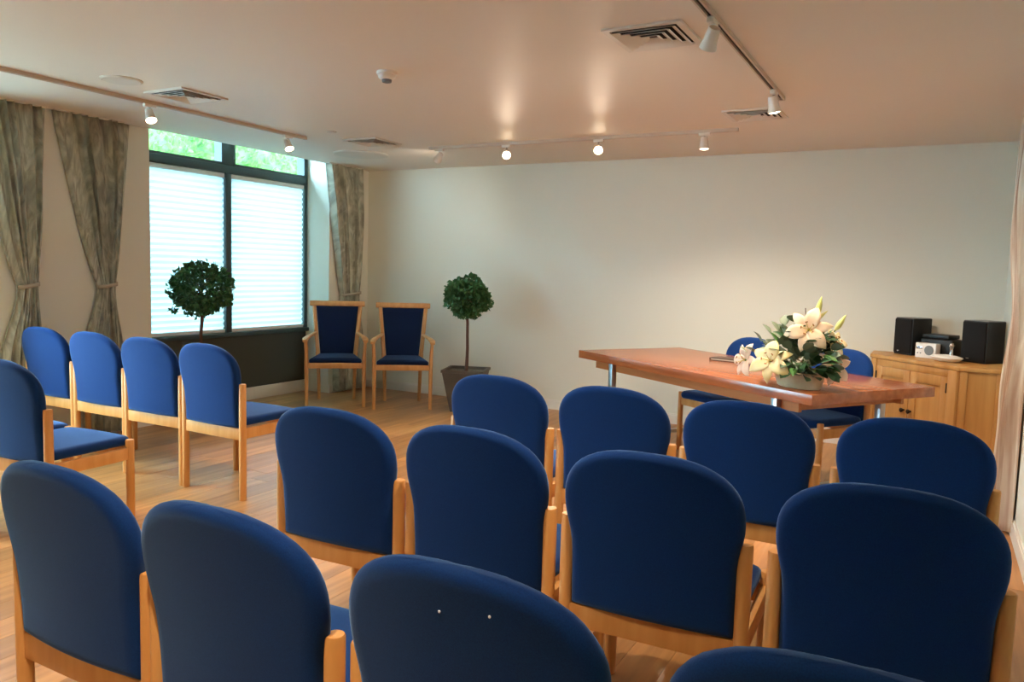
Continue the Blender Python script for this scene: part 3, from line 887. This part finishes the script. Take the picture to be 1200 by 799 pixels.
# ================================================================== CURTAINS
def curtain(name, label, wallx, side, top, waist, bot, zt, nf, amp, material, seed, zw=1.17, off=0.05, group=None, tie=True):
    """top/waist/bot = (y0, y1); folds stick out from the wall toward the room; side=+1 when the room is at larger x"""
    y00 = (top[0] + top[1]) / 2
    t = thing(name, label, 'curtain', (wallx, y00, 0.02), 0, group)
    rr = random.Random(seed)
    ph = [rr.uniform(-0.5, 0.5) for _ in range(nf + 2)]
    nz, nc = 60, nf * 14
    bm = NB(); g = {}
    def sm(k): return k * k * (3 - 2 * k)
    for i in range(nz + 1):
        z = 0.0 + (zt - 0.02) * i / nz
        zz = z + 0.02
        if zz >= zw:
            k = min(1, (zz - zw) / (zt - zw)); k2 = k ** 0.8
            a = waist[0] + (top[0] - waist[0]) * k2; b_ = waist[1] + (top[1] - waist[1]) * k2
            am = amp * (0.45 + 0.55 * sm(min(1, k * 2)))
            bulge = 0.02 * math.sin(math.pi * k)
        else:
            k = min(1, (zw - zz) / 0.55); k2 = sm(k)
            a = waist[0] + (bot[0] - waist[0]) * k2; b_ = waist[1] + (bot[1] - waist[1]) * k2
            am = amp * (0.45 + 0.5 * k2); bulge = 0.01 * k2
        for j in range(nc + 1):
            s = j / nc
            f = s * nf
            w = f + 0.25 * math.sin(f * 1.7 + seed)
            x = off + bulge + am * math.sin(2 * math.pi * w) * (0.75 + 0.35 * math.sin(f * 2.3 + seed)) + 0.004 * math.sin(9 * z + f * 3)
            e_ = min(1, min(s, 1 - s) / 0.07); x = 0.012 + (x - 0.012) * sm(e_)
            g[i, j] = bm.verts.new((side * x, a + (b_ - a) * s + 0.01 * math.sin(2 * math.pi * w + 1.2) - y00, z))
    for i in range(nz):
        for j in range(nc):
            bm.faces.new((g[i, j], g[i, j + 1], g[i + 1, j + 1], g[i + 1, j]))
    o = obj('drape', bm, material, t, smooth=80)
    add_solid(o, 0.003)
    if tie:
        bm = NB(); yc = (waist[0] + waist[1]) / 2 - y00; hw = (waist[1] - waist[0]) / 2 + 0.008
        n = 28; secs = []
        for k in range(n):
            a = 2 * math.pi * k / n
            px, py = side * (off + (amp * 0.75 + 0.012) * math.cos(a)), yc + hw * math.sin(a)
            secs.append([bm.verts.new((px, py, zw - 0.02 + dz + 0.012 * math.sin(a))) for dz in (-0.014, 0.014)])
        for k in range(n):
            a, b_ = secs[k], secs[(k + 1) % n]
            bm.faces.new((a[0], b_[0], b_[1], a[1]))
        o = obj('tie_band', bm, MT['tie'], t, smooth=60); add_solid(o, 0.004)
    obj('curtain_rail', box(NB(), (side * off, 0, zt - 0.02 + 0.006), (0.03, top[1] - top[0], 0.018), 0.002), MT['trim'], t)
    return t
GC = 'tied-back curtains along the window wall'
curtain('tied_curtain', 'grey-green tied curtain cut by the left edge of the view', -L, 1, (2.80, 3.335), (3.12, 3.25), (2.98, 3.27), H - 0.005, 7, 0.03, MT['curtain'], 1, 1.175, 0.045, GC)
curtain('tied_curtain', 'grey-green tied curtain on the wall pier left of the window', -L, 1, (3.39, 4.0), (3.71, 3.85), (3.58, 3.92), H - 0.005, 8, 0.034, MT['curtain'], 2, 1.175, 0.05, GC)
curtain('tied_curtain', 'grey-green tied curtain in the corner behind the armchairs', -L, 1, (6.25, 6.82), (6.48, 6.77), (6.38, 6.82), H - 0.005, 8, 0.035, MT['curtain'], 3, 1.075, 0.07, GC)
curtain('side_curtain', 'pale pinkish striped curtain on the right wall beside the cabinet', RW, -1, (4.95, 5.48), (4.97, 5.45), (4.95, 5.50), H - 0.005, 7, 0.03, MT['curtainr'], 5, 1.2, 0.055, None, False)

# ================================================================== CEILING FITTINGS
def vent(x, y, label, s=0.36):
    t = thing('ceiling_vent', label, 'vent', (x, y, H), 0, 'square ceiling air vents')
    bm = NB(); a = s / 2; w = 0.028
    for (x0, x1, y0, y1) in ((-a, a, -a, -a + w), (-a, a, a - w, a), (-a, -a + w, -a + w, a - w), (a - w, a, -a + w, a - w)):
        bb(bm, x0, x1, y0, y1, -0.010, 0.0)
    obj('frame', bm, MT['vent'], t, smooth=0)
    obj('duct', bb(NB(), -a + 0.01, a - 0.01, -a + 0.01, a - 0.01, -0.003, 0.0), MT['dark'], t, smooth=0)
    for k in range(4):
        ro = a - w - 0.006 - k * 0.034; ri = ro - 0.026
        bm = NB()
        def rg(h_, z): return [bm.verts.new(p) for p in ((-h_, -h_, z), (h_, -h_, z), (h_, h_, z), (-h_, h_, z))]
        r0, r1 = rg(ro, -0.016), rg(max(ri, 0.002), -0.004)
        for q in range(4): bm.faces.new((r0[q], r0[(q + 1) % 4], r1[(q + 1) % 4], r1[q]))
        o = obj('louvre', bm, MT['vent'], t, smooth=0); add_solid(o, 0.002)
    return t
vent(-1.20, 3.44, 'square slatted ceiling vent beside the right-hand light track')
vent(-4.34, 3.46, 'square slatted ceiling vent next to the window-side light track')
vent(-4.34, 5.34, 'square slatted ceiling vent near the far corner, above the armchairs')
vent(-1.13, 5.31, 'square slatted ceiling vent above the table, by the end spotlight')

sd = thing('smoke_detector', 'round white smoke detector on the middle of the ceiling', 'smoke detector', (-2.74, 3.49, H))
obj('base', lathe(NB(), [(0.056, 0), (0.056, -0.014), (0.05, -0.018)], 28), MT['white'], sd)
obj('housing', lathe(NB(), [(0.048, -0.017), (0.046, -0.032), (0.034, -0.042)], 28), MT['white'], sd)
obj('sensor', lathe(NB(), [(0.028, -0.041), (0.026, -0.056), (0.012, -0.06)], 20), MT['grey'], sd)
def disc(name, label, cat, x, y, rad, m_, rimw=0.012):
    t = thing(name, label, cat, (x, y, H))
    obj('plate', lathe(NB(), [(rad, 0), (rad, -0.006), (rad - 0.004, -0.009)], 40), m_, t)
    obj('rim', lathe(NB(), [(rad + rimw, 0), (rad + rimw, -0.004), (rad + 0.001, -0.007), (rad + 0.001, 0)], 40, None, False), m_, t)
disc('ceiling_disc', 'large flat round plate on the ceiling close to the corner curtain', 'ceiling plate', -4.93, 5.90, 0.25, MT['vent'])
disc('ceiling_disc', 'small round cover on the ceiling past the window-side track end', 'ceiling plate', -4.35, 4.84, 0.035, MT['vent'], 0.006)
disc('ceiling_disc', 'faint pale round plate on the ceiling beside the left vent', 'ceiling plate', -4.36, 3.02, 0.11, MT['vent'], 0.008)

def track(a, b_, label):
    a, b_ = Vector(a), Vector(b_); d = b_ - a; ln = d.length
    t = thing('light_track', label, 'light track', ((a + b_) / 2)[:2] + (H,), math.atan2(d.y, d.x), 'ceiling light tracks')
    bm = NB()
    bb(bm, -ln / 2, ln / 2, -0.018, -0.009, -0.022, 0); bb(bm, -ln / 2, ln / 2, 0.009, 0.018, -0.022, 0)
    bb(bm, -ln / 2, ln / 2, -0.009, 0.009, -0.006, 0)
    obj('channel', bm, MT['track'], t, smooth=0)
    obj('slot', bb(NB(), -ln / 2 + 0.01, ln / 2 - 0.01, -0.009, 0.009, -0.010, -0.006), MT['slot'], t, smooth=0)
    for s in (-1, 1):
        obj('end_cap', box(NB(), (s * (ln / 2 + 0.006), 0, -0.012), (0.014, 0.038, 0.024), 0.002), MT['track'], t)
track((-4.745, -2.6), (-4.745, 4.95), 'long light track on the ceiling along the window wall')
track((-4.02, 5.76), (-1.35, 5.76), 'light track on the ceiling parallel to the back wall')
track((-0.885, -2.6), (-0.885, 4.86), 'light track with a dark slot running to the upper right')

def spot(x, y, aim, label, lens, power, along, cone=140, drop=0.075):
    """track spotlight: adapter in the track, stem, swivelling head"""
    t = thing('track_spotlight', label, 'spotlight', (x, y, H), along, 'track spotlights')
    loc = Matrix.Rotation(-along, 3, 'Z')
    d = (loc @ Vector(aim)).normalized()
    obj('adapter', box(NB(), (0, 0, -0.03), (0.085, 0.03, 0.026), 0.004), MT['lampbody'], t)
    obj('stem', tube(NB(), [(0, 0, -0.04), (0, 0, -drop)], 0.007, 10), MT['silver'], t)
    piv = Vector((0, 0, -drop - 0.012))
    M_ = Matrix.Translation(piv) @ align(d)
    hd_ = obj('head', lathe(NB(), [(0.012, -0.040), (0.024, -0.036), (0.027, -0.01), (0.030, 0.02), (0.036, 0.045), (0.037, 0.052), (0.034, 0.052), (0.031, 0.044)], 24, M_), MT['lampbody'], t)
    obj('lens', lathe(NB(), [(0.031, 0.040), (0.029, 0.050), (0.018, 0.056), (0.004, 0.058)], 20, M_), lens, hd_, smooth=60)
    if power:
        ld = bpy.data.lights.new('spot_beam', 'SPOT')
        ld.energy = power; ld.color = WARM; ld.spot_size = R_(cone); ld.spot_blend = 0.8; ld.shadow_soft_size = 0.03
        lo = bpy.data.objects.new('spot_beam', ld); COL.objects.link(lo); lo.parent = t
        lo.matrix_local = Matrix.Translation(piv + d * 0.062) @ align(-d)
    return t
P2 = math.pi / 2
cdir = lambda x, y: (Vector((0, 0, 1.375)) - Vector((x, y, 2.35))).normalized() + Vector((0, 0, -0.42))
spot(-4.745, 3.49, (0.55, -0.15, -1), 'lit spotlight on the window-side track, nearer the left vent', MT['lens'], SPOT_W, P2, 85)
spot(-4.745, 4.76, (0.55, -0.15, -1), 'lit spotlight at the far end of the window-side track', MT['lens'], SPOT_W, P2, 85)
spot(-3.93, 5.76, (-0.7, 0.5, -0.5), 'small spotlight turned away at the left end of the back track', MT['lensdim'], SPOT_W * 0.15, 0)
spot(-3.25, 5.76, cdir(-3.25, 5.76), 'glaring spotlight facing the seats, left one of the bright pair', MT['lens'], SPOT_W * 0.7, 0, 80)
spot(-2.42, 5.76, cdir(-2.42, 5.76), 'glaring spotlight facing the seats, right one of the bright pair', MT['lens'], SPOT_W * 0.7, 0, 80)
spot(-1.58, 5.76, (0.05, -0.05, -1), 'white spotlight pointing down behind the flowers on the back track', MT['lensdim'], SPOT_W, 0)
spot(-0.885, 3.26, (-0.5, 0.6, -0.9), 'white spotlight seen from behind on the right-hand track', MT['lensdim'], SPOT_W * 0.9, P2)
spot(-0.885, 4.62, (0.15, 0.2, -1), 'lit spotlight at the table end of the right-hand track', MT['lens'], SPOT_W, P2)
for yy, q in ((1.9, 'second'), (0.5, 'third'), (-1.2, 'fourth')):  # unseen lamps added on both tracks to brighten the seats and room
    spot(-4.745, yy, (0.2, 0.15, -1), 'added out-of-view spotlight on the window-side track, %s back from the left vent' % q, MT['lens'], SPOT_W * 0.85, P2, 110)
    spot(-0.885, yy, (-0.25, 0.15, -1), 'added out-of-view spotlight on the right-hand track, %s back from the table end' % q, MT['lens'], SPOT_W * 0.85, P2, 110)
